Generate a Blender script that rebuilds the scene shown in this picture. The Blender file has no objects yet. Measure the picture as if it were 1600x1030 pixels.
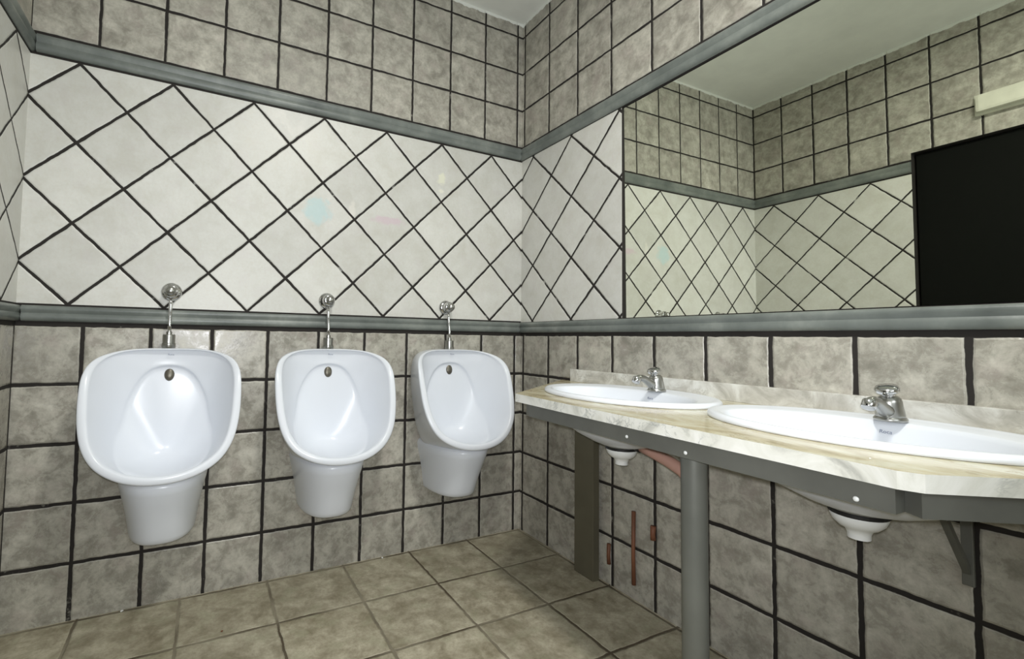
import bpy, bmesh, math, random
from mathutils import Vector, Matrix

C = bpy.context.scene.collection
SC = bpy.context.scene

# ------------------------------------------------------------------ camera, world, light, exposure
CAM = Vector((-1.49907, -2.06831, 0.98757))
YAW, PIT, ROL = -0.471225, 0.0463395, 0.0156238
fw = Vector((math.sin(-YAW)*math.cos(PIT), math.cos(YAW)*math.cos(PIT), math.sin(PIT)))
rt = fw.cross(Vector((0, 0, 1))).normalized()
up = rt.cross(fw)
r2 = rt*math.cos(ROL) + up*math.sin(ROL)
u2 = -rt*math.sin(ROL) + up*math.cos(ROL)
cd = bpy.data.cameras.new('camera')
cam = bpy.data.objects.new('camera', cd)
C.objects.link(cam)
M = Matrix((r2, u2, -fw)).transposed().to_4x4()
M.translation = CAM
cam.matrix_world = M
cd.sensor_fit = 'HORIZONTAL'
cd.sensor_width = 36
cd.lens = 737.686/1600*36
cd.shift_x = 102.0/1600
cd.shift_y = -19.77/1600
cd.clip_start = 0.02
SC.camera = cam

w = bpy.data.worlds.new('world')
SC.world = w
w.use_nodes = True
w.node_tree.nodes['Background'].inputs[0].default_value = (.8, .9, 1, 1)
w.node_tree.nodes['Background'].inputs[1].default_value = 0.2

def area(name, loc, size, power, col, rot=(0, 0, 0), sy=None):
    l = bpy.data.lights.new(name, 'AREA')
    l.energy = power
    l.color = col
    l.shape = 'RECTANGLE'
    l.size = size
    l.size_y = sy or size
    o = bpy.data.objects.new(name, l)
    C.objects.link(o)
    o.location = loc
    o.rotation_euler = rot
    return o

# ceiling lamp of the room
area('ceiling_light_glow', (-1.0, -1.75, 2.665), .14, 27, (1, .985, .93), sy=.3)
# unseen fill added behind the photographer, tilted up to brighten the ceiling
area('unseen_fill_glow', (-1.25, -3.3, 1.7), 1.1, 18, (.92, .98, 1), (math.radians(114), 0, 0), sy=.9)
# the phone's own flash beside its lens
fl = bpy.data.lights.new('flash', 'SPOT')
fl.energy = 46
fl.color = (.96, .97, 1)
fl.spot_size = math.radians(118)
fl.spot_blend = .7
fl.shadow_soft_size = .012
flo = bpy.data.objects.new('flash', fl)
C.objects.link(flo)
flo.matrix_world = M.copy()
flo.location = CAM + Vector((.0, 0, .02))

vs = SC.view_settings
SC.display_settings.display_device = 'sRGB'
vs.view_transform = 'Standard'
vs.look = 'None'
vs.gamma = 1
vs.use_curve_mapping = False
vs.exposure = 0.14

# ------------------------------------------------------------------ node helpers
def s2l(c):
    c = c/255
    return c/12.92 if c <= .04045 else ((c+.055)/1.055)**2.4

def rgb(r, g, b):
    return (s2l(r), s2l(g), s2l(b), 1)

class NT:
    def __init__(self, name):
        self.m = bpy.data.materials.new(name)
        self.m.use_nodes = True
        self.t = self.m.node_tree
        self.b = self.t.nodes['Principled BSDF']
    def n(self, typ, **kw):
        nd = self.t.nodes.new(typ)
        for k, v in kw.items():
            setattr(nd, k, v)
        return nd
    def l(self, a, b):
        self.t.links.new(a, b)
    def put(self, sock, v):
        if isinstance(v, bpy.types.NodeSocket):
            self.l(v, sock)
        else:
            sock.default_value = v
    def math(self, op, a, b=0.0, c=0.0, clamp=False):
        nd = self.n('ShaderNodeMath', operation=op, use_clamp=clamp)
        self.put(nd.inputs[0], a)
        self.put(nd.inputs[1], b)
        if op in ('MULTIPLY_ADD', 'SMOOTH_MIN', 'SMOOTH_MAX'):
            self.put(nd.inputs[2], c)
        return nd.outputs[0]
    def noise(self, vec, scale, detail=3, rough=.55, w=None, dist=0.0):
        nd = self.n('ShaderNodeTexNoise')
        if w is not None:
            nd.noise_dimensions = '4D'
            self.put(nd.inputs['W'], w)
        self.put(nd.inputs['Vector'], vec)
        nd.inputs['Scale'].default_value = scale
        nd.inputs['Detail'].default_value = detail
        nd.inputs['Roughness'].default_value = rough
        nd.inputs['Distortion'].default_value = dist
        return nd.outputs[0]
    def ramp(self, f, pts):
        nd = self.n('ShaderNodeValToRGB')
        self.put(nd.inputs[0], f)
        e = nd.color_ramp.elements
        while len(e) < len(pts):
            e.new(.5)
        for i, (p, c) in enumerate(pts):
            e[i].position = p
            e[i].color = c
        return nd.outputs[0]
    def mix(self, f, a, b, mode='MIX'):
        nd = self.n('ShaderNodeMix', data_type='RGBA', blend_type=mode)
        self.put(nd.inputs[0], f)
        self.put(nd.inputs[6], a)
        self.put(nd.inputs[7], b)
        return nd.outputs[2]
    def smooth(self, v, lo, hi, a=0.0, b=1.0):
        nd = self.n('ShaderNodeMapRange', interpolation_type='SMOOTHSTEP')
        self.put(nd.inputs[0], v)
        nd.inputs[1].default_value = lo
        nd.inputs[2].default_value = hi
        nd.inputs[3].default_value = a
        nd.inputs[4].default_value = b
        return nd.outputs[0]
    def pos(self):
        g = self.n('ShaderNodeNewGeometry')
        s = self.n('ShaderNodeSeparateXYZ')
        self.l(g.outputs['Position'], s.inputs[0])
        return g.outputs['Position'], s.outputs[0], s.outputs[1], s.outputs[2]
    def bump(self, h, strength, dist):
        nd = self.n('ShaderNodeBump')
        nd.inputs['Strength'].default_value = strength
        nd.inputs['Distance'].default_value = dist
        self.put(nd.inputs['Height'], h)
        self.l(nd.outputs[0], self.b.inputs['Normal'])

def simple(name, col, rough=.5, metal=0, coat=0, var=0.0, spec=None):
    k = NT(name)
    p = k.pos()[0]
    if var:
        n = k.noise(p, 9, 4)
        a = tuple(min(1, c*(1-var)) for c in col[:3])+(1,)
        b = tuple(min(1, c*(1+var)) for c in col[:3])+(1,)
        k.l(k.ramp(n, [(.3, a), (.7, b)]), k.b.inputs['Base Color'])
    else:
        k.b.inputs['Base Color'].default_value = col
    k.b.inputs['Roughness'].default_value = rough
    k.b.inputs['Metallic'].default_value = metal
    k.b.inputs['Coat Weight'].default_value = coat
    k.b.inputs['Coat Roughness'].default_value = .05
    if spec is not None:
        k.b.inputs['Specular IOR Level'].default_value = spec
    return k.m

def tiles(name, axis, u0, pu, v0, pv, cols, grout, gw=.0125, paint=False, diag=False, rough=(.20, .38),
          fade=0.0, extra_u=None, bumpd=.0035, stains_glare=False, wob=.0065, edge_glint=.45, vax=2, ms=9):
    """Tiles laid on a plane: lines where (u-u0)/pu or (v-v0)/pv is whole (diag: on the diagonals)."""
    k = NT(name)
    p, x, y, z = k.pos()
    u = (x, y, z)[axis]
    v = (x, y, z)[vax]
    nz = k.n('ShaderNodeTexNoise')
    k.l(p, nz.inputs['Vector'])
    nz.inputs['Scale'].default_value = 26
    nz.inputs['Detail'].default_value = 3
    sp = k.n('ShaderNodeSeparateColor')
    k.l(nz.outputs['Color'], sp.inputs[0])
    ud = k.math('MULTIPLY_ADD', k.math('SUBTRACT', sp.outputs[0], .5), wob, u)
    vd = k.math('MULTIPLY_ADD', k.math('SUBTRACT', sp.outputs[1], .5), wob, v)
    U = k.math('DIVIDE', k.math('SUBTRACT', ud, u0), pu)
    V = k.math('DIVIDE', k.math('SUBTRACT', vd, v0), pv)
    if diag:
        A = k.math('ADD', U, V)
        B = k.math('SUBTRACT', U, V)
        side = pu*.7071
    else:
        A, B, side = U, V, None
    def dist(q, size):
        f = k.math('FRACT', k.math('ADD', q, .5))
        return k.math('MULTIPLY', k.math('ABSOLUTE', k.math('SUBTRACT', f, .5)), size)
    da = dist(A, side or pu)
    db = dist(B, side or pv)
    if extra_u is not None:
        e = k.math('ABSOLUTE', k.math('SUBTRACT', ud, extra_u))
        da = k.math('MINIMUM', da, e)
    d = k.math('MINIMUM', da, db)
    # the width of the joint wanders a little
    gwn = k.math('MULTIPLY_ADD', k.math('SUBTRACT', k.noise(p, 7, 2), .5), .004, gw/2)
    gm = k.math('SUBTRACT', d, gwn)
    tile = k.smooth(gm, -.0008, .0012)
    fa = k.math('FLOOR', A)
    fb = k.math('FLOOR', B)
    cb = k.n('ShaderNodeCombineXYZ')
    k.l(fa, cb.inputs[0])
    k.l(fb, cb.inputs[1])
    wn = k.n('ShaderNodeTexWhiteNoise', noise_dimensions='3D')
    k.l(cb.outputs[0], wn.inputs['Vector'])
    rnd = wn.outputs['Value']
    W = k.math('MULTIPLY', rnd, 40)
    big = k.noise(p, ms, 5, .62, w=W, dist=.7)
    mid = k.noise(p, ms*2.2, 7, .72, w=W, dist=.35)
    n1 = k.math('ADD', k.math('MULTIPLY', big, .62), k.math('MULTIPLY', k.smooth(mid, .30, .70), .38))
    n2 = k.noise(p, 95, 4, .7)
    hue = k.noise(p, 14, 3, .5, w=7.3)
    c = k.ramp(n1, [(.28, cols[0]), (.50, cols[1]), (.74, cols[2])])
    c = k.mix(k.smooth(hue, .50, .70, 0, .4), c, cols[4])
    c = k.mix(k.smooth(n2, .40, .75, 0, .3), c, cols[3])
    br = k.math('MULTIPLY_ADD', rnd, .16, .92)
    cc = k.n('ShaderNodeCombineXYZ')
    for i in range(3):
        k.l(br, cc.inputs[i])
    c = k.mix(1.0, c, cc.outputs[0], 'MULTIPLY')
    if edge_glint:
        c = k.mix(k.smooth(gm, .001, .0045, edge_glint, 0), c, cols[2])  # highlight caught by the rounded tile edges, painted into the colour
    if stains_glare:
        for (sx, sz, rx, rz, col, amt) in stains_glare:
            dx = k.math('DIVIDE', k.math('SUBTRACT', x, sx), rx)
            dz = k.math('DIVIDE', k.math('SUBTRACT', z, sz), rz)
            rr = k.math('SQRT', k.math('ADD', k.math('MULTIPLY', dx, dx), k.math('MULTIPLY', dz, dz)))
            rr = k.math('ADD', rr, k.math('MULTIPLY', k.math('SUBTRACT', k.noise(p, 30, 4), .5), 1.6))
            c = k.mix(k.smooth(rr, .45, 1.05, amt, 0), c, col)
    g = k.mix(k.smooth(k.noise(p, 12, 5, .7), .60, .74, 0, .75), grout, cols[1])
    if fade:
        g = k.mix(k.smooth(k.noise(p, 2.3, 2), .40, .62, 0, fade), g, cols[1])
    c = k.mix(tile, g, c)
    if paint:
        # the ceiling paint laps unevenly over the top of the tiles
        zz = k.math('MULTIPLY_ADD', k.math('SUBTRACT', k.noise(p, 22, 3), .5), .03, z)
        c = k.mix(k.smooth(zz, 2.7055, 2.7085), c, rgb(226, 228, 222))
    k.l(c, k.b.inputs['Base Color'])
    r = k.smooth(n1, .3, .7, rough[0], rough[1])
    r = k.math('MAXIMUM', r, k.math('MULTIPLY_ADD', tile, -.85, .85))
    k.l(r, k.b.inputs['Roughness'])
    h = k.math('ADD', k.smooth(gm, -.001, .0045), k.math('MULTIPLY', n1, .14))
    h = k.math('ADD', h, k.math('MULTIPLY', n2, .05))
    k.bump(h, .8, bumpd)
    return k.m

GREY = [rgb(134, 131, 121), rgb(168, 165, 154), rgb(198, 195, 183), rgb(136, 128, 118), rgb(170, 160, 153)]
CREAM = [rgb(198, 197, 189), rgb(206, 206, 200), rgb(213, 213, 208), rgb(194, 187, 175), rgb(202, 199, 196)]
FLOOR = [rgb(128, 120, 98), rgb(162, 155, 134), rgb(192, 186, 164), rgb(118, 106, 86), rgb(158, 158, 132)]
GRT = rgb(34, 30, 27)
FGRT = rgb(78, 68, 52)

P = .205
ZU, ZL, ZC, W_ = 2.028, 1.0142, 2.722, 2.07
ZD, DD, DH = 1.949, .2876, .2892
m_back_up = tiles('back_upper_tiles', 0, -.2391, P, ZU, P, GREY, GRT, gw=.010, rough=(.4, .6), paint=True)
m_back_lo = tiles('back_lower_tiles', 0, -.2452, P, ZL, P, GREY, GRT)
m_right_up = tiles('right_upper_tiles', 1, -.2240, P, ZU, P, GREY, GRT, gw=.010, rough=(.4, .6), paint=True)
m_right_lo = tiles('right_lower_tiles', 1, -.2277, P, ZL, P, GREY, GRT)
m_left_up = tiles('left_upper_tiles', 1, -.198, .193, ZU, P, GREY, GRT, gw=.010, rough=(.4, .6), paint=True)
m_left_lo = tiles('left_lower_tiles', 1, -.198, .193, ZL, P, GREY, GRT)
STAINS_GLARE = [(-1.085, 1.535, .070, .065, rgb(176, 208, 212), .6),
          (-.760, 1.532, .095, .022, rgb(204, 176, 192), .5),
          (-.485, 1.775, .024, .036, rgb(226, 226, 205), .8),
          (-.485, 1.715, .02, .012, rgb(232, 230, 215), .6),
          (-.93, 1.56, .02, .05, rgb(226, 222, 214), .5)]  # this last pale patch is a glare painted into the tile colour
m_back_dia = tiles('back_diamond_tiles', 0, -.1964, DH, ZD, DD, CREAM, GRT, gw=.0098, diag=True, rough=(.34, .44), bumpd=.0022, stains_glare=STAINS_GLARE, ms=5, edge_glint=.05)
m_right_dia = tiles('right_diamond_tiles', 1, -.0991, DH, ZD, DD, CREAM, GRT, gw=.0098, diag=True, rough=(.34, .44), bumpd=.0022, ms=5, edge_glint=.05)
m_left_dia = tiles('left_diamond_tiles', 1, -.135, .277, ZD, DD, CREAM, GRT, gw=.008, diag=True, rough=(.34, .44), bumpd=.0022, ms=5, edge_glint=.05)
m_floor = tiles('floor_tiles', 0, -.32, .308, -.01, .309, FLOOR, FGRT, gw=.008, rough=(.45, .7), fade=.75, vax=1, ms=7, wob=.009, edge_glint=.05)
m_back_room = tiles('far_wall_tiles', 0, -.2, P, ZL, P, GREY, GRT)
m_ceil = simple('ceiling_paint', rgb(226, 228, 222), .9, var=.04)
m_grout = simple('black_grout', GRT, .85, var=.2)
m_dark = simple('dark_void', rgb(10, 12, 9), .85, spec=.15)  # near-black stands in for the unlit space at the doorway
m_trim = NT('grey_glazed_trim')
_p = m_trim.pos()[0]
m_trim.l(m_trim.ramp(m_trim.noise(_p, 6, 5, .6), [(.3, rgb(92, 98, 95)), (.5, rgb(112, 118, 114)), (.7, rgb(138, 143, 137))]), m_trim.b.inputs['Base Color'])
m_trim.b.inputs['Roughness'].default_value = .38
m_trim.bump(m_trim.noise(_p, 40, 3), .3, .002)
m_trim = m_trim.m
m_cer = simple('white_ceramic', rgb(223, 227, 234), .26, coat=.0, spec=.4)
m_chrome = simple('chrome', rgb(205, 205, 205), .12, metal=1)
m_satin = simple('satin_chrome', rgb(170, 170, 166), .3, metal=1)
m_steel = simple('grey_painted_steel', rgb(100, 101, 95), .45, metal=.15, var=.12)
m_pole = simple('brushed_grey_pole', rgb(112, 114, 108), .38, metal=.3, var=.1)
m_olive = simple('olive_grey_post', rgb(92, 88, 72), .6, var=.1)
m_black = simple('black_rubber', rgb(22, 22, 22), .5)
m_mark = simple('blue_grey_print', rgb(112, 120, 142), .5)
m_white = simple('white_plastic', rgb(232, 234, 232), .35)
m_fit = simple('yellowed_plastic', rgb(206, 206, 190), .5, var=.12)
m_rust = simple('rusty_copper', rgb(120, 78, 56), .6, metal=.2, var=.25)
m_salmon = simple('salmon_plastic', rgb(176, 138, 124), .6, var=.08)
m_drain = simple('tarnished_metal', rgb(104, 100, 90), .4, metal=.7, var=.2)

def stone(name, cols, scale, veincol, amt, stretch=(1, 1, 1)):
    k = NT(name)
    p = k.pos()[0]
    mp = k.n('ShaderNodeMapping')
    k.l(p, mp.inputs['Vector'])
    mp.inputs['Scale'].default_value = stretch
    q = mp.outputs[0]
    n = k.noise(q, scale, 7, .62, dist=1.2)
    c = k.ramp(n, [(.34, cols[0]), (.48, cols[1]), (.62, cols[2])])
    n3 = k.noise(q, scale*1.9, 5, .6, w=3.7, dist=2.0)
    v = k.math('ABSOLUTE', k.math('SUBTRACT', n3, .5))
    f = k.math('MULTIPLY', k.smooth(v, 0, .035, 1, 0), k.smooth(k.noise(q, scale*.8, 3), .42, .62))
    c = k.mix(k.math('MULTIPLY', f, amt), c, veincol)
    k.l(c, k.b.inputs['Base Color'])
    k.b.inputs['Roughness'].default_value = .22
    k.b.inputs['Coat Weight'].default_value = .2
    return k.m
m_mtop = stone('ochre_marble', [rgb(158, 144, 106), rgb(188, 178, 144), rgb(206, 202, 178)], 8, rgb(140, 120, 80), .6, (1.6, .7, 1))
m_medge = stone('white_grey_marble', [rgb(178, 178, 170), rgb(218, 218, 209), rgb(232, 232, 226)], 9, rgb(140, 144, 142), .7)
m_msplash = stone('pale_grey_marble', [rgb(172, 169, 160), rgb(200, 198, 190), rgb(222, 222, 216)], 10, rgb(150, 148, 138), .6)

m_mirror = NT('mirror_glass')
m_mirror.b.inputs['Base Color'].default_value = (.88, .905, .80, 1)
m_mirror.b.inputs['Metallic'].default_value = 1
m_mirror.b.inputs['Roughness'].default_value = 0.0
m_mirror = m_mirror.m

# ------------------------------------------------------------------ object helpers
def mesh(name, bm, mats, parent=None, smooth=False, label=None):
    me = bpy.data.meshes.new(name)
    bm.normal_update()
    bm.to_mesh(me)
    bm.free()
    for m in (mats if isinstance(mats, (list, tuple)) else [mats]):
        me.materials.append(m)
    if smooth:
        for f in me.polygons:
            f.use_smooth = True
    o = bpy.data.objects.new(name, me)
    C.objects.link(o)
    if parent:
        o.parent = parent
    if label:
        o['label'] = label
    return o

def struct(o):
    o['kind'] = 'structure'
    return o

def thing(name, label, cat, loc=(0, 0, 0), group=None):
    o = bpy.data.objects.new(name, None)
    o.empty_display_size = .05
    C.objects.link(o)
    o.location = loc
    tag(o, label, cat, group)
    return o

def tag(o, label, cat, group=None):
    o['label'] = label
    o['category'] = cat
    if group:
        o['group'] = group
    return o

def quad(bm, pts, mi=0):
    f = bm.faces.new([bm.verts.new(p) for p in pts])
    f.material_index = mi
    return f

def box(bm, a, b, bev=0.0, mi=0):
    r = bmesh.ops.create_cube(bm, size=1)
    vs_ = r['verts']
    for v in vs_:
        v.co = Vector([(a[i]+b[i])/2 + v.co[i]*abs(b[i]-a[i]) for i in range(3)])
    fs = {f for v in vs_ for f in v.link_faces}
    for f in fs:
        f.material_index = mi
    if bev:
        es = {e for v in vs_ for e in v.link_edges}
        bmesh.ops.bevel(bm, geom=list(es), offset=bev, segments=2, affect='EDGES', profile=.6)

def lathe(bm, prof, segs=32, mat=None, sx=1, sy=1, caps=True):
    """prof: (radius, z) from one end to the other, about z."""
    mat = mat or Matrix()
    rings = []
    for r, z in prof:
        rings.append([bm.verts.new(mat @ Vector((r*sx*math.cos(2*math.pi*i/segs), r*sy*math.sin(2*math.pi*i/segs), z))) for i in range(segs)])
    for a, b in zip(rings, rings[1:]):
        for i in range(segs):
            bm.faces.new((a[i], a[(i+1) % segs], b[(i+1) % segs], b[i]))
    if caps:
        bm.faces.new(rings[0][::-1])
        bm.faces.new(rings[-1])

def tube(bm, pts, rad, segs=16, caps=True):
    pts = [Vector(p) for p in pts]
    rads = rad if isinstance(rad, (list, tuple)) else [rad]*len(pts)
    rings = []
    n = None
    for i, p in enumerate(pts):
        t = (pts[min(i+1, len(pts)-1)] - pts[max(i-1, 0)]).normalized()
        if n is None:
            n = t.orthogonal().normalized()
        n = (n - t*n.dot(t)).normalized()
        b = t.cross(n)
        rings.append([bm.verts.new(p + (n*math.cos(2*math.pi*k/segs) + b*math.sin(2*math.pi*k/segs))*rads[i]) for k in range(segs)])
    for a, b in zip(rings, rings[1:]):
        for i in range(segs):
            bm.faces.new((a[i], a[(i+1) % segs], b[(i+1) % segs], b[i]))
    if caps:
        bm.faces.new(rings[0][::-1])
        bm.faces.new(rings[-1])

def frame_to(direction, origin=(0, 0, 0)):
    q = Vector((0, 0, 1)).rotation_difference(Vector(direction).normalized())
    return Matrix.Translation(Vector(origin)) @ q.to_matrix().to_4x4()

def autosmooth(o, ang=40):
    for f in o.data.polygons:
        f.use_smooth = True
    bm = bmesh.new()
    bm.from_mesh(o.data)
    for e in bm.edges:
        if len(e.link_faces) == 2 and e.calc_face_angle(0) > math.radians(ang):
            e.smooth = False
    bm.to_mesh(o.data)
    bm.free()
    return o

# ------------------------------------------------------------------ room shell
YB = -3.42
T = .12
# floor and ceiling
bm = bmesh.new()
box(bm, (-W_-T, YB-T, -.1), (T, T, 0))
struct(mesh('floor', bm, m_floor))
bm = bmesh.new()
box(bm, (-W_-T, YB-T, ZC), (T, T, ZC+.1))
struct(mesh('ceiling', bm, m_ceil))

ZS = (1.0142-.0, 1.0865, ZD, ZU)          # band limits
# back wall: slab with three tiled bands on its face
bm = bmesh.new()
def band_wall(bm, f, lo, hi):
    """f(u, z, depth) -> point; bands over u from lo to hi."""
    for (z0, z1, mi) in ((0, ZS[0], 0), (ZS[0], ZS[1], 3), (ZS[1], ZS[2], 1), (ZS[2], ZS[3], 3), (ZS[3], ZC, 2)):
        quad(bm, [f(lo, z0, 0), f(hi, z0, 0), f(hi, z1, 0), f(lo, z1, 0)], mi)
fb = lambda u, z, d: (u, d, z)
band_wall(bm, fb, -W_, 0)
quad(bm, [fb(-W_-T, 0, T), fb(-W_-T, ZC, T), fb(T, ZC, T), fb(T, 0, T)], 3)
quad(bm, [(-W_-T, T, ZC), (-W_, 0, ZC), (0, 0, ZC), (T, T, ZC)], 3)
quad(bm, [(-W_-T, T, 0), (T, T, 0), (0, 0, 0), (-W_, 0, 0)], 3)
struct(mesh('wall_back', bm, [m_back_lo, m_back_dia, m_back_up, m_grout]))

# right wall with the shallow recess that takes the mirror
MY0, MY1, MZ0, MZ1, MD = -.690, -2.30, 1.0815, 1.954, .026
bm = bmesh.new()
fr = lambda u, z, d: (d, u, z)
for (z0, z1, mi) in ((0, ZS[0], 0), (ZS[0], MZ0, 3), (MZ1, ZS[3], 3), (ZS[3], ZC, 2)):
    quad(bm, [fr(0, z0, 0), fr(YB, z0, 0), fr(YB, z1, 0), fr(0, z1, 0)], mi)
for (ya, yb) in ((0, MY0), (MY1, YB)):
    quad(bm, [fr(ya, MZ0, 0), fr(yb, MZ0, 0), fr(yb, MZ1, 0), fr(ya, MZ1, 0)], 1)
quad(bm, [fr(MY0, MZ0, MD), fr(MY1, MZ0, MD), fr(MY1, MZ1, MD), fr(MY0, MZ1, MD)], 3)
for a, b in (((MY0, MZ0), (MY1, MZ0)), ((MY1, MZ0), (MY1, MZ1)), ((MY1, MZ1), (MY0, MZ1)), ((MY0, MZ1), (MY0, MZ0))):
    quad(bm, [fr(a[0], a[1], 0), fr(b[0], b[1], 0), fr(b[0], b[1], MD), fr(a[0], a[1], MD)], 3)
quad(bm, [(T, T, 0), (T, T, ZC), (T, YB-T, ZC), (T, YB-T, 0)], 3)
struct(mesh('wall_right', bm, [m_right_lo, m_right_dia, m_right_up, m_grout]))

# left wall with the dark doorway
DY0, DY1, DZ = -.878, -1.80, 2.071
bm = bmesh.new()
X = -W_
for (ya, yb) in ((0, DY0), (DY1, YB)):
    for (z0, z1, mi) in ((0, ZS[0], 0), (ZS[0], ZS[1], 3), (ZS[1], ZS[2], 1), (ZS[2], ZS[3], 3), (ZS[3], DZ, 2)):
        quad(bm, [(X, ya, z0), (X, yb, z0), (X, yb, z1), (X, ya, z1)], mi)
quad(bm, [(X, 0, DZ), (X, YB, DZ), (X, YB, ZC), (X, 0, ZC)], 2)
for a, b in (((DY0, 0), (DY0, DZ)), ((DY0, DZ), (DY1, DZ)), ((DY1, DZ), (DY1, 0))):
    quad(bm, [(X, a[0], a[1]), (X, b[0], b[1]), (X-T, b[0], b[1]), (X-T, a[0], a[1])], 3)
for (ya, yb, z0) in ((T, DY0, 0), (DY1, YB-T, 0), (DY0, DY1, DZ)):
    quad(bm, [(X-T, ya, z0), (X-T, yb, z0), (X-T, yb, ZC), (X-T, ya, ZC)], 3)
struct(mesh('wall_left', bm, [m_left_lo, m_left_dia, m_left_up, m_grout]))
bm = bmesh.new()
box(bm, (X-T-1.4, DY1-.3, -.1), (X-T, DY0+.3, -.002))
box(bm, (X-T-1.4, DY1-.3, 2.4), (X-T, DY0+.3, 2.5))
box(bm, (X-T-1.5, DY1-.3, -.1), (X-T-1.4, DY0+.3, 2.5))
box(bm, (X-T-1.5, DY1-.4, -.1), (X-T, DY1-.3, 2.5))
box(bm, (X-T-1.5, DY0+.3, -.1), (X-T, DY0+.4, 2.5))
struct(mesh('wall_passage', bm, m_dark))
# leaf fills the unlit opening; its darkness is put into the near-black colour
d = thing('door_1', 'near-black leaf filling the unlit doorway in the left wall, seen in the mirror', 'door', (X-.03, (DY0+DY1)/2, 0))
d['kind'] = 'structure'
bm = bmesh.new()
box(bm, (-.045, -.452, .004), (-.005, .452, 2.063), .003)
mesh('unlit_fill_leaf', bm, m_dark, d)
bm = bmesh.new()
tube(bm, [(0.0, -.38, 1.0), (.045, -.38, 1.0), (.05, -.36, 1.0), (.05, -.27, 1.0)], .009)
mesh('door_handle', bm, m_black, d, True)

# wall behind the photographer, with an unseen opening that lets world light in
bm = bmesh.new()
OX0, OX1, OZ0, OZ1 = -1.85, -.65, 1.25, 2.25
for (xa, xb, za, zb) in ((-W_-T, OX0, 0, ZC), (OX1, T, 0, ZC), (OX0, OX1, 0, OZ0), (OX0, OX1, OZ1, ZC)):
    box(bm, (xa, YB-T, za), (xb, YB, zb))
struct(mesh('wall_front', bm, m_back_room))

# moulded grey ledges
def ledge_profile(z0, z1):
    h = z1-z0
    pr = [(0, 0), (.006, .0), (.013, .10), (.016, .25), (.014, .42), (.0105, .52), (.0125, .60), (.016, .72), (.0165, .84), (.012, .96), (.006, 1.0), (0, 1.0)]
    return [(d, z0+t*h) for d, t in pr]
def ledge(name, fn, u0, u1, z0, z1):
    bm = bmesh.new()
    pr = ledge_profile(z0, z1)
    n = max(2, int(abs(u1-u0)/.2))
    rows = []
    for i in range(n+1):
        u = u0+(u1-u0)*i/n
        rows.append([bm.verts.new(fn(u, d, z)) for d, z in pr])
    for a, b in zip(rows, rows[1:]):
        for i in range(len(pr)):
            j = (i+1) % len(pr)
            bm.faces.new((a[i], a[j], b[j], b[i]))
    bm.faces.new(rows[0])
    bm.faces.new(rows[-1][::-1])
    bmesh.ops.recalc_face_normals(bm, faces=bm.faces)
    o = mesh(name, bm, m_trim)
    autosmooth(o, 50)
    return struct(o)
LO, HI = (1.0255, 1.0795), (1.9575, 2.0205)
k = 1
for z0, z1 in (LO, HI):
    ledge('trim_%d' % k, lambda u, d, z: (u, -d, z), -W_+.0165, -.0165, z0, z1)
    ledge('trim_%d' % (k+1), lambda u, d, z: (-d, u, z), 0, YB, z0, z1)
    k += 2
ledge('trim_5', lambda u, d, z: (-W_+d, u, z), 0, DY0, *LO)
ledge('trim_6', lambda u, d, z: (-W_+d, u, z), 0, DY0, *HI)

# ------------------------------------------------------------------ mirror
bm = bmesh.new()
def mx(y, z):
    return .0215+.0043*y-.0061*z
e = .002
cs = [(MY0-e, MZ0+e), (MY1+e, MZ0+e), (MY1+e, MZ1-e), (MY0-e, MZ1-e)]
f_ = [bm.verts.new((mx(y, z), y, z)) for y, z in cs]
b_ = [bm.verts.new((mx(y, z)+.005, y, z)) for y, z in cs]
fc = bm.faces.new(f_)
fk = bm.faces.new(b_[::-1])
fk.material_index = 1
for i in range(4):
    q = bm.faces.new((f_[i], b_[i], b_[(i+1) % 4], f_[(i+1) % 4]))
    q.material_index = 1
bmesh.ops.recalc_face_normals(bm, faces=bm.faces)
tag(mesh('wall_mirror', bm, [m_mirror, m_grout]), 'long frameless mirror set into the right wall above the basins', 'mirror')

# ------------------------------------------------------------------ urinals
O = [(0, .070, .937), (.10, .083, .935), (.165, .115, .924), (.211, .162, .900), (.232, .205, .855), (.235, .235, .78),
     (.229, .260, .70), (.211, .285, .630), (.175, .305, .575), (.12, .325, .540), (.06, .335, .522), (0, .338, .517)]
A = [(0, .055, .874), (.045, .055, .866), (.080, .056, .840), (.107, .060, .798), (.127, .068, .746), (.137, .085, .69),
     (.147, .112, .64), (.146, .152, .598), (.130, .198, .560), (.098, .242, .543), (.05, .270, .530), (0, .280, .526)]
Wl = [(0, .0, .937), (.08, .0, .936), (.135, .0, .925), (.168, .0, .90), (.184, .0, .86), (.190, .0, .79), (.182, .0, .70),
      (.170, .0, .61), (.158, .0, .55), (.140, .0, .495), (.08, .0, .46), (0, .0, .45)]
WI = [.006, .006, .010, .020, .027, .028, .028, .027, .027, .027, .027, .027]

def inset(loop, wd, cz=.73, dd=0.0):
    out = []
    for (x, d_, z), w_ in zip(loop, wd):
        v = Vector((-x, cz-z))
        if v.length > 0:
            v.normalize()
        out.append((max(0.0, x+v.x*w_) if x else 0, d_+dd, z+v.y*w_))
    return out

def lerp_loop(a, b, t):
    return [tuple(p[i]*(1-t)+q[i]*t for i in range(3)) for p, q in zip(a, b)]

def full(loop):
    return loop + [(-x, d_, z) for x, d_, z in loop[-2:0:-1]]

def catmull(loop, sub=4):
    n = len(loop)
    out = []
    for i in range(n):
        p0, p1, p2, p3 = (Vector(loop[(i+j-1) % n]) for j in range(4))
        for s in range(sub):
            t = s/sub
            out.append(.5*((2*p1)+(p2-p0)*t+(2*p0-5*p1+4*p2-p3)*t*t+(3*p1-p0-3*p2+p3)*t**3))
    return out

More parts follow.
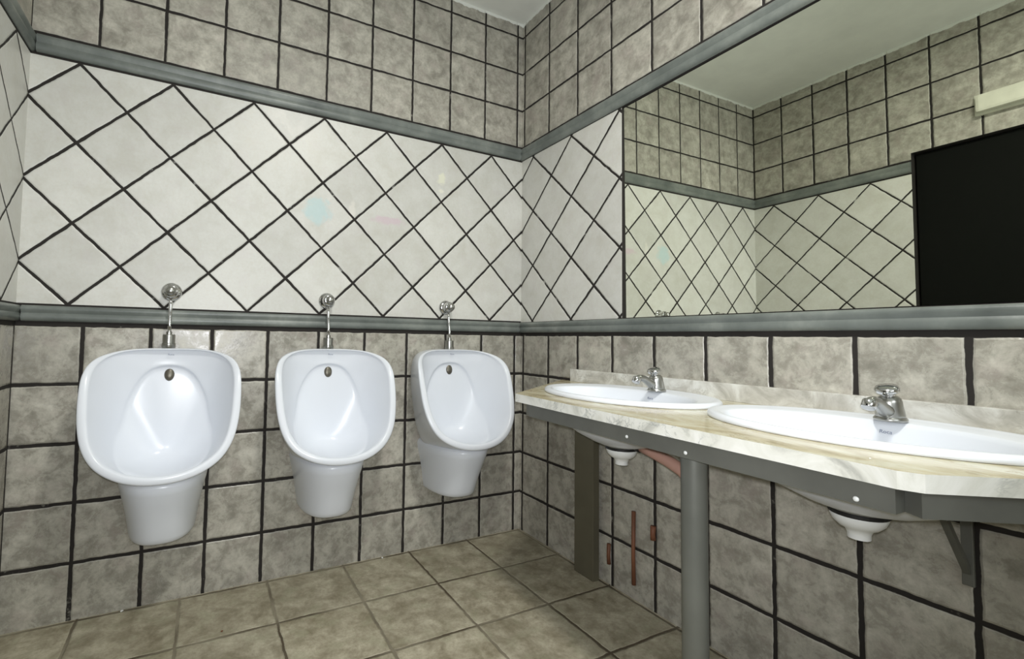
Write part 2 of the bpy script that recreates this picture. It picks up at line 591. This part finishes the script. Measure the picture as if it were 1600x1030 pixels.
def urinal_body():
    bm = bmesh.new()
    loops = [Wl]
    for t, bulge in ((.25, .004), (.5, .007), (.8, .006)):
        L = lerp_loop(Wl, O, t)
        # keep the underside tucked in until close to the lip
        L2 = []
        for i, (x, d_, z) in enumerate(L):
            k_ = bulge if 2 <= i <= 8 else 0
            L2.append((x+k_, d_, z))
        loops.append(L2)
    loops.append(inset(O, [.001]*12, dd=-.008))
    loops.append(O)
    loops.append(inset(O, [w_*.2 for w_ in WI], dd=.005))
    loops.append(inset(O, [w_*.85 for w_ in WI], dd=.006))
    I = inset(O, WI, dd=.001)
    loops.append(I)
    I2 = inset(O, [w_*1.06 for w_ in WI], dd=-.010)
    loops.append(I2)
    # flared side panels running back to the arch
    for t, dep in ((.33, .012), (.66, .014), (.92, .004)):
        L = lerp_loop(I2, A, t)
        loops.append([(x, max(.03, d_-dep*(1 if 3 <= i <= 8 else .25)), z-(.006 if i > 8 else 0)) for i, (x, d_, z) in enumerate(L)])
    loops.append(A)
    A2 = [(x*.955, d_-.013, z+(.73-z)*.025-(.004 if i > 6 else 0)) for i, (x, d_, z) in enumerate(A)]
    loops.append(A2)
    Cc = (0, .062, .585)
    for t in (.1, .22, .36, .5, .65, .8, .92):
        L = []
        for i, (x, d_, z) in enumerate(A2):
            h = 4*t*(1-t)
            low = min(1, max(0, (i-4)/5))
            L.append((x*(1-t), max(.022, Cc[1] + (d_-Cc[1])*(1-t)**1.9 - h*.004*(1-low)), (z*(1-t)+Cc[2]*t) - h*.026*low))
        loops.append(L)
    rings = []
    for L in loops:
        rings.append([bm.verts.new((p.x, -p.y, p.z)) for p in catmull(full(L))])
    n = len(rings[0])
    for a, b in zip(rings, rings[1:]):
        for i in range(n):
            bm.faces.new((a[i], a[(i+1) % n], b[(i+1) % n], b[i]))
    c = bm.verts.new((Cc[0], -Cc[1], Cc[2]))
    for i in range(n):
        bm.faces.new((rings[-1][i], rings[-1][(i+1) % n], c))
    bm.faces.new(rings[0])
    bmesh.ops.recalc_face_normals(bm, faces=bm.faces)
    return bm

def urinal_pedestal():
    bm = bmesh.new()
    prof = [(.47, .07, .15), (.500, .108, .225), (.517, .127, .268), (.510, .137, .293), (.495, .141, .301), (.47, .137, .292), (.43, .128, .272), (.38, .118, .248), (.34, .112, .230), (.305, .107, .215), (.292, .105, .208), (.285, .100, .200), (.282, .092, .190)]
    rings = []
    N = 40
    for z, a, dpt in prof:
        r = []
        for i in range(N+1):
            t = math.pi*i/N
            cx_, sn = math.cos(t), math.sin(t)
            r.append(bm.verts.new((a*math.copysign(abs(cx_)**.80, cx_), -dpt*sn**.80, z)))
        rings.append(r)
    for a, b in zip(rings, rings[1:]):
        for i in range(N):
            bm.faces.new((a[i], a[i+1], b[i+1], b[i]))
        bm.faces.new((a[-1], a[0], b[0], b[-1]))
    bm.faces.new(rings[-1])
    bm.faces.new(rings[0][::-1])
    bmesh.ops.recalc_face_normals(bm, faces=bm.faces)
    return bm

def text_mesh(name, s, size, mat, parent, M_, ext=.0002):
    cu = bpy.data.curves.new(name, 'FONT')
    cu.body = s
    cu.size = size
    cu.extrude = ext
    cu.align_x = 'CENTER'
    cu.align_y = 'CENTER'
    tmp = bpy.data.objects.new(name+'_tmp', cu)
    C.objects.link(tmp)
    dg = bpy.context.evaluated_depsgraph_get()
    me = bpy.data.meshes.new_from_object(tmp.evaluated_get(dg))
    bpy.data.objects.remove(tmp)
    me.name = name
    me.transform(M_)
    me.materials.clear()
    me.materials.append(mat)
    o = bpy.data.objects.new(name, me)
    C.objects.link(o)
    o.parent = parent
    return o

def make_urinal(x):
    t = thing('urinal', 'x', 'urinal', (x, 0, 0))
    b = mesh('bowl', urinal_body(), m_cer, t, True)
    sd = b.modifiers.new('s', 'SUBSURF')
    sd.levels = sd.render_levels = 1
    p_ = mesh('trap_housing', urinal_pedestal(), m_cer, t, True)
    autosmooth(p_, 60)
    # oval water outlet at the top of the arch
    bm = bmesh.new()
    lathe(bm, [(.0165, 0), (.0165, .004), (.013, .008), (.006, .0095), (.001, .010)], 24, Matrix.Translation((0, -.0405, .840)) @ Matrix.Rotation(math.radians(80), 4, 'X'), 1.0, 1.45)
    mesh('water_outlet', bm, m_drain, t, True)
    text_mesh('maker_mark', 'Roca', .010, m_mark, t, Matrix.Translation((.004, -.0665, .914)) @ Matrix.Rotation(math.radians(82), 4, 'X'))
    return t

def make_valve(x):
    t = thing('flush_valve', 'x', 'flush valve', (x, 0, 1.148))
    bm = bmesh.new()
    lathe(bm, [(.035, 0), (.035, .004), (.031, .009), (.024, .012), (.022, .02)], 36, frame_to((0, -1, 0)))
    o = mesh('rosette', bm, m_chrome, t)
    autosmooth(o)
    bm = bmesh.new()
    lathe(bm, [(.023, .016), (.025, .022), (.025, .046), (.022, .05), (.018, .052)], 32, frame_to((0, -1, 0)))
    o = mesh('valve_body', bm, m_chrome, t)
    autosmooth(o)
    bm = bmesh.new()
    lathe(bm, [(.013, .05), (.013, .056), (.017, .059), (.0175, .068), (.013, .075), (.005, .078), (.001, .0785)], 28, frame_to((0, -1, 0)))
    o = mesh('push_button', bm, m_satin, t)
    autosmooth(o)
    bm = bmesh.new()
    pts = [(0, -.036, -.018), (0, -.037, -.05), (0, -.040, -.08), (0, -.048, -.12), (0, -.050, -.165)]
    tube(bm, pts, .0062)
    mesh('flush_pipe', bm, m_chrome, t, True)
    bm = bmesh.new()
    lathe(bm, [(.0095, -.150), (.0095, -.160), (.0190, -.1605), (.0205, -.163), (.0205, -.192), (.0225, -.194), (.0225, -.204), (.021, -.2095)], 28, Matrix.Translation((0, -.05, 0)))
    o = mesh('pipe_nut', bm, m_satin, t)
    autosmooth(o, 30)
    return t

def dup(root, loc):
    r = root.copy()
    C.objects.link(r)
    r.location = loc
    for ch in [o for o in bpy.data.objects if o.parent == root]:
        c = ch.copy()
        C.objects.link(c)
        c.parent = r
    return r

UX = (-1.613, -1.030, -.450)
ur = make_urinal(UX[0])
va = make_valve(UX[0]-.006)
ULAB = ('white ceramic wall urinal nearest the left wall, seen front on',
        'white ceramic wall urinal in the middle, between the other two',
        'white ceramic wall urinal nearest the corner, next to the marble counter')
VLAB = ('chrome flush valve and pipe above the urinal nearest the left wall',
        'chrome flush valve and pipe above the middle urinal',
        'chrome flush valve and pipe above the urinal next to the corner')
for i, x in enumerate(UX):
    u_ = ur if i == 0 else dup(ur, (x, 0, 0))
    v_ = va if i == 0 else dup(va, (x-.004, 0, 1.148-.004*i))
    tag(u_, ULAB[i], 'urinal', 'wall urinals in a row')
    tag(v_, VLAB[i], 'flush valve', 'flush valves above the urinals')

# ------------------------------------------------------------------ counter, splash, frame
ZT, ZTH = .805, .027
BC = [(-.250, -.926), (-.250, -1.563)]
RA, RB = .22, .309
PL = [(-.002, -.334), (-.553, -.735), (-.577, -1.25), (-.592, -1.745), (-.580, -1.772), (-.002, -2.16)]
bm = bmesh.new()
def loop_edges(pts, z):
    v = [bm.verts.new((x, y, z)) for x, y in pts]
    return [bm.edges.new((v[i], v[(i+1) % len(v)])) for i in range(len(v))]
es = loop_edges(PL, ZT)
N = 64
for cx_, cy_ in BC:
    es += loop_edges([(cx_+(RA-.018)*math.cos(2*math.pi*i/N), cy_+(RB-.018)*math.sin(2*math.pi*i/N)) for i in range(N)], ZT)
bmesh.ops.triangle_fill(bm, edges=es, use_beauty=True)
r = bmesh.ops.extrude_face_region(bm, geom=list(bm.faces))
for v in r['geom']:
    if isinstance(v, bmesh.types.BMVert):
        v.co.z -= ZTH
bmesh.ops.recalc_face_normals(bm, faces=bm.faces)
for f in bm.faces:
    f.material_index = 0 if abs(f.normal.z) > .5 else 1
ct = mesh('marble_counter', bm, [m_mtop, m_medge])
tag(ct, 'ochre and white marble counter with cut corners carrying both basins', 'counter')
bm = bmesh.new()
box(bm, (-.021, -2.16, ZT), (-.0005, -.408, ZT+.055), .0015)
tag(mesh('marble_backsplash', bm, m_msplash), 'low grey and white marble upstand along the wall behind the basins', 'backsplash')

fr_ = thing('support_frame', 'grey steel frame with posts holding up the marble counter', 'frame', (0, 0, 0))
FZ0, FZ1 = .737, ZT-ZTH
def rail(pts, wd=.03, name='rail'):
    bm = bmesh.new()
    for (x0, y0), (x1, y1) in zip(pts, pts[1:]):
        dv = Vector((x1-x0, y1-y0, 0)).normalized()
        nv = Vector((-dv.y, dv.x, 0))*wd/2
        if nv.x > 0:
            pass
        vs_ = []
        for z in (FZ0, FZ1):
            for s, e_ in ((1, 0), (-1, 0), (-1, 1), (1, 1)):
                p0 = Vector((x1, y1, z)) if e_ else Vector((x0, y0, z))
                vs_.append(bm.verts.new(p0+nv*s))
        for q in ((0, 1, 2, 3), (7, 6, 5, 4), (0, 4, 5, 1), (1, 5, 6, 2), (2, 6, 7, 3), (3, 7, 4, 0)):
            bm.faces.new([vs_[i] for i in q])
    bmesh.ops.recalc_face_normals(bm, faces=bm.faces)
    return bm
mesh('front_rail', rail([(-.530, -.800), (-.562, -1.738)]), m_steel, fr_)
mesh('side_rail', rail([(-.528, -.788), (-.02, -.425)]), m_steel, fr_)
mesh('side_rail', rail([(-.556, -1.750), (-.02, -2.10)]), m_steel, fr_)
mesh('wall_rail', rail([(-.018, -.44), (-.018, -2.09)]), m_steel, fr_)
bm = bmesh.new()
lathe(bm, [(.0275, 0), (.0275, FZ0)], 36, Matrix.Translation((-.500, -1.357, 0)))
o = mesh('pole', bm, m_pole, fr_, label='round grey steel pole')
autosmooth(o)
bm = bmesh.new()
lathe(bm, [(.050, 0), (.050, .004), (.045, .008), (.0285, .010)], 36, Matrix.Translation((-.500, -1.357, 0)))
autosmooth(mesh('pole_foot', bm, m_pole, fr_))
bm = bmesh.new()
box(bm, (-.05, -.582, 0), (-.016, -.470, FZ0), .003)
mesh('wall_post', bm, m_olive, fr_, label='flat olive grey post against the wall')
bm = bmesh.new()
def bar(bm, a, b, wd, th):
    a, b = Vector(a), Vector(b)
    M_ = frame_to(b-a, a)
    L = (b-a).length
    r_ = bmesh.ops.create_cube(bm, size=1)
    for v in r_['verts']:
        v.co = M_ @ Vector((v.co.x*wd, v.co.y*th, (v.co.z+.5)*L))
bar(bm, (-.008, -1.651, .50), (-.212, -1.651, FZ0), .012, .012)
mesh('brace', bm, m_steel, fr_)
bm = bmesh.new()
box(bm, (-.010, -1.662, .47), (-.0005, -1.642, FZ0), .002)
mesh('brace_upright', bm, m_steel, fr_)
for y, z in ((-1.219, .752), (-1.384, .749), (-1.689, .745)):
    xs = -.530+(y+.8)/(-.938)*(-.032)-.0155
    bm = bmesh.new()
    lathe(bm, [(.0042, 0), (.0042, .001), (.0025, .0025)], 14, frame_to((-1, 0, 0), (xs, y, z)))
    mesh('screw', bm, m_white, fr_, True, label='bright screw head')

# ------------------------------------------------------------------ basins
def make_basin(loc):
    t = thing('washbasin', 'x', 'washbasin', loc)
    bm = bmesh.new()
    n = 96
    OFF = -.028
    # (semi x, semi y, centre x, z) - rim from its foot up and over, deck, then the bowl
    pr = [(RA-.012, RB-.012, 0, .0005), (RA-.001, RB-.001, 0, .0008), (RA, RB, 0, .004), (RA-.001, RB-.001, 0, .010), (RA-.006, RB-.006, 0, .0145),
          (RA-.014, RB-.014, 0, .0155), (RA-.020, RB-.022, -.002, .0140), (RA-.026, RB-.032, -.004, .0120),
          (.176, .262, OFF, .0110), (.170, .256, OFF, .0085), (.166, .251, OFF, 0.0), (.160, .243, OFF, -.025), (.148, .225, OFF, -.06),
          (.126, .19, OFF, -.095), (.095, .14, OFF+.004, -.122), (.06, .08, OFF+.01, -.136), (.026, .026, OFF+.018, -.141), (.018, .018, OFF+.018, -.143)]
    outer = [(.018, .018, OFF+.018, -.163), (.05, .05, OFF+.018, -.163), (.075, .10, OFF+.01, -.150), (.115, .16, OFF+.004, -.125), (.145, .21, OFF, -.095), (.165, .24, OFF, -.06), (.175, .255, OFF, -.03), (.182, .268, -.006, -.012), (RA-.025, RB-.025, 0, -.001)]
    rings = []
    for a, b, c, z in pr+outer:
        rings.append([bm.verts.new((c+a*math.cos(2*math.pi*i/n), b*math.sin(2*math.pi*i/n), z)) for i in range(n)])
    rings.append(rings[0])
    for a, b in zip(rings, rings[1:]):
        for i in range(n):
            bm.faces.new((a[i], a[(i+1) % n], b[(i+1) % n], b[i]))
    bmesh.ops.recalc_face_normals(bm, faces=bm.faces)
    mesh('bowl', bm, m_cer, t, True)
    bm = bmesh.new()
    lathe(bm, [(.024, -.1425), (.024, -.1395), (.018, -.138), (.004, -.1385)], 24, Matrix.Translation((OFF+.018, 0, 0)))
    mesh('drain_ring', bm, m_chrome, t, True)
    bm = bmesh.new()
    lathe(bm, [(.050, -.163), (.052, -.166), (.052, -.170), (.050, -.172)], 36, Matrix.Translation((OFF+.018, 0, 0)))
    mesh('gasket', bm, m_black, t, label='thin black gasket')
    bm = bmesh.new()
    lathe(bm, [(.048, -.172), (.049, -.176), (.044, -.188), (.034, -.198), (.024, -.203), (.020, -.213), (.020, -.222), (.016, -.222)], 36, Matrix.Translation((OFF+.018, 0, 0)))
    autosmooth(mesh('waste_fitting', bm, m_white, t, label='white plastic waste fitting under the bowl'), 50)
    # overflow wall mark below the tap
    Mx = Matrix.Translation((.1318, .004, -.013)) @ Matrix.Rotation(math.radians(-90), 4, 'Z') @ Matrix.Rotation(math.radians(78), 4, 'X')
    text_mesh('maker_mark', 'Roca', .0115, m_mark, t, Mx)
    return t

def make_faucet(loc):
    t = thing('tap', 'x', 'tap', loc)
    bm = bmesh.new()
    lathe(bm, [(.029, 0), (.030, .002), (.030, .005), (.027, .009)], 36)
    autosmooth(mesh('base_flange', bm, m_satin, t))
    bm = bmesh.new()
    lean = Vector((-.10, 0, 1))
    ax = frame_to(lean, (0, 0, .004))
    lathe(bm, [(.0265, 0), (.0262, .010), (.025, .020), (.0235, .030), (.0225, .040), (.0205, .047), (.0165, .051), (.0135, .0525)], 36, ax)
    mesh('body', bm, m_satin, t, True)
    bm = bmesh.new()
    pts = [(-.006, 0, .018), (-.026, 0, .025), (-.044, 0, .035), (-.060, 0, .0435), (-.076, 0, .0475), (-.090, 0, .0465), (-.100, 0, .041)]
    tube(bm, pts, [.0165, .015, .0125, .011, .0105, .0105, .011], 20)
    mesh('spout', bm, m_satin, t, True)
    bm = bmesh.new()
    lathe(bm, [(.0125, 0), (.0135, .002), (.0135, .016), (.012, .018), (.009, .0185)], 24, frame_to((-.62, 0, -1), (-.094, 0, .0485)))
    autosmooth(mesh('aerator', bm, m_chrome, t))
    bm = bmesh.new()
    top = frame_to((-.38, 0, 1), (-.006, 0, .052))
    lathe(bm, [(.0125, -.002), (.0115, .006), (.0125, .011), (.020, .014), (.0225, .018), (.0225, .0225), (.020, .0265), (.012, .029), (.002, .0297)], 32, top)
    autosmooth(mesh('push_cap', bm, m_chrome, t), 50)
    return t

b1 = make_basin((BC[0][0], BC[0][1], ZT))
tag(b1, 'white oval washbasin at the far end of the marble counter, nearest the urinals', 'washbasin', 'oval basins in the counter')
# stub of salmon waste pipe only this basin shows
bm = bmesh.new()
tube(bm, [(-.008, -.075, -.150), (-.004, -.12, -.160), (.0, -.17, -.174), (.0, -.215, -.190), (.0, -.235, -.205)], [.016, .017, .018, .018, .018], 20)
wp = mesh('waste_pipe', bm, m_salmon, b1, True, label='short salmon pink pipe beside the bowl')
bm = bmesh.new()
lathe(bm, [(.017, 0), (.020, .002), (.020, .016), (.017, .018)], 20, frame_to((.02, -.6, -.13), (-.009, -.062, -.147)))
autosmooth(mesh('pipe_collar', bm, m_black, b1))
b2 = make_basin((BC[1][0], BC[1][1], ZT))
tag(b2, 'white oval washbasin at the near end of the marble counter', 'washbasin', 'oval basins in the counter')
TX = .150
t1 = make_faucet((BC[0][0]+TX, BC[0][1]-.008, ZT+.0125))
tag(t1, 'chrome push tap on the far basin, nearest the urinals', 'tap', 'push taps on the basins')
t2 = dup(t1, (BC[1][0]+TX-.004, BC[1][1], ZT+.0125))
t2.scale = (1, 1, 1.0)
tag(t2, 'chrome push tap on the near basin', 'tap', 'push taps on the basins')

# ------------------------------------------------------------------ small things
def pipe_on_wall(y, z0, z1, r_, label):
    bm = bmesh.new()
    x = -.001-r_
    tube(bm, [(x, y, z0), (x-.0005, y+.002, z0+(z1-z0)*.4), (x, y, z1)], [r_, r_*.9, r_])
    o = mesh('pipe_stub', bm, m_rust, None, True)
    tag(o, label, 'pipe', 'rusty pipe stubs under the counter')
    return o
pipe_on_wall(-.753, .06, .335, .008, 'long rusty brown pipe stub on the wall under the far basin')
pipe_on_wall(-.628, .085, .165, .008, 'short rusty brown pipe stub near the olive grey wall post')
pipe_on_wall(-.844, .262, .312, .010, 'small rusty brown pipe stub higher up, nearest the round pole')

# light fitting over the doorway, seen in the mirror
lf = thing('light_fitting', 'off-white oblong light fitting above the unlit doorway, seen in the mirror', 'light fitting', (-W_, -1.32, 2.225))
bm = bmesh.new()
box(bm, (.0, -.18, -.055), (.02, .18, .055), .004)
mesh('housing', bm, m_fit, lf)
bm = bmesh.new()
box(bm, (.02, -.17, -.046), (.055, .17, .046), .014)
mesh('diffuser', bm, m_fit, lf)

# ceiling lamp
cl = thing('ceiling_lamp', 'white oblong lamp on the ceiling above the basins, outside the picture', 'lamp', (-1.0, -1.75, ZC))
bm = bmesh.new()
box(bm, (-.13, -.27, -.045), (.13, .27, 0), .006)
mesh('housing', bm, m_white, cl)

# bits of litter by the skirting
def scrap(x, y, s, mat, label, name='paper_scrap', cat='litter'):
    bm = bmesh.new()
    bmesh.ops.create_icosphere(bm, subdivisions=2, radius=s)
    rr = random.Random(int(abs(x)*1000))
    for v in bm.verts:
        v.co *= .75+.5*rr.random()
        v.co.z = max(-s*.45, v.co.z*.6)
    for v in bm.verts:
        v.co += Vector((x, y, s*.45))
    o = mesh(name, bm, mat)
    tag(o, label, cat)
scrap(-1.73, -.012, .0045, m_white, 'tiny white crumb on the floor under the left urinal')
scrap(-.758, -.014, .0035, m_white, 'tiny white crumb on the floor between middle and right urinals')
scrap(-1.416, -.29, .0035, m_rust, 'tiny brown crumb on a floor tile before the urinals', 'brown_crumb')
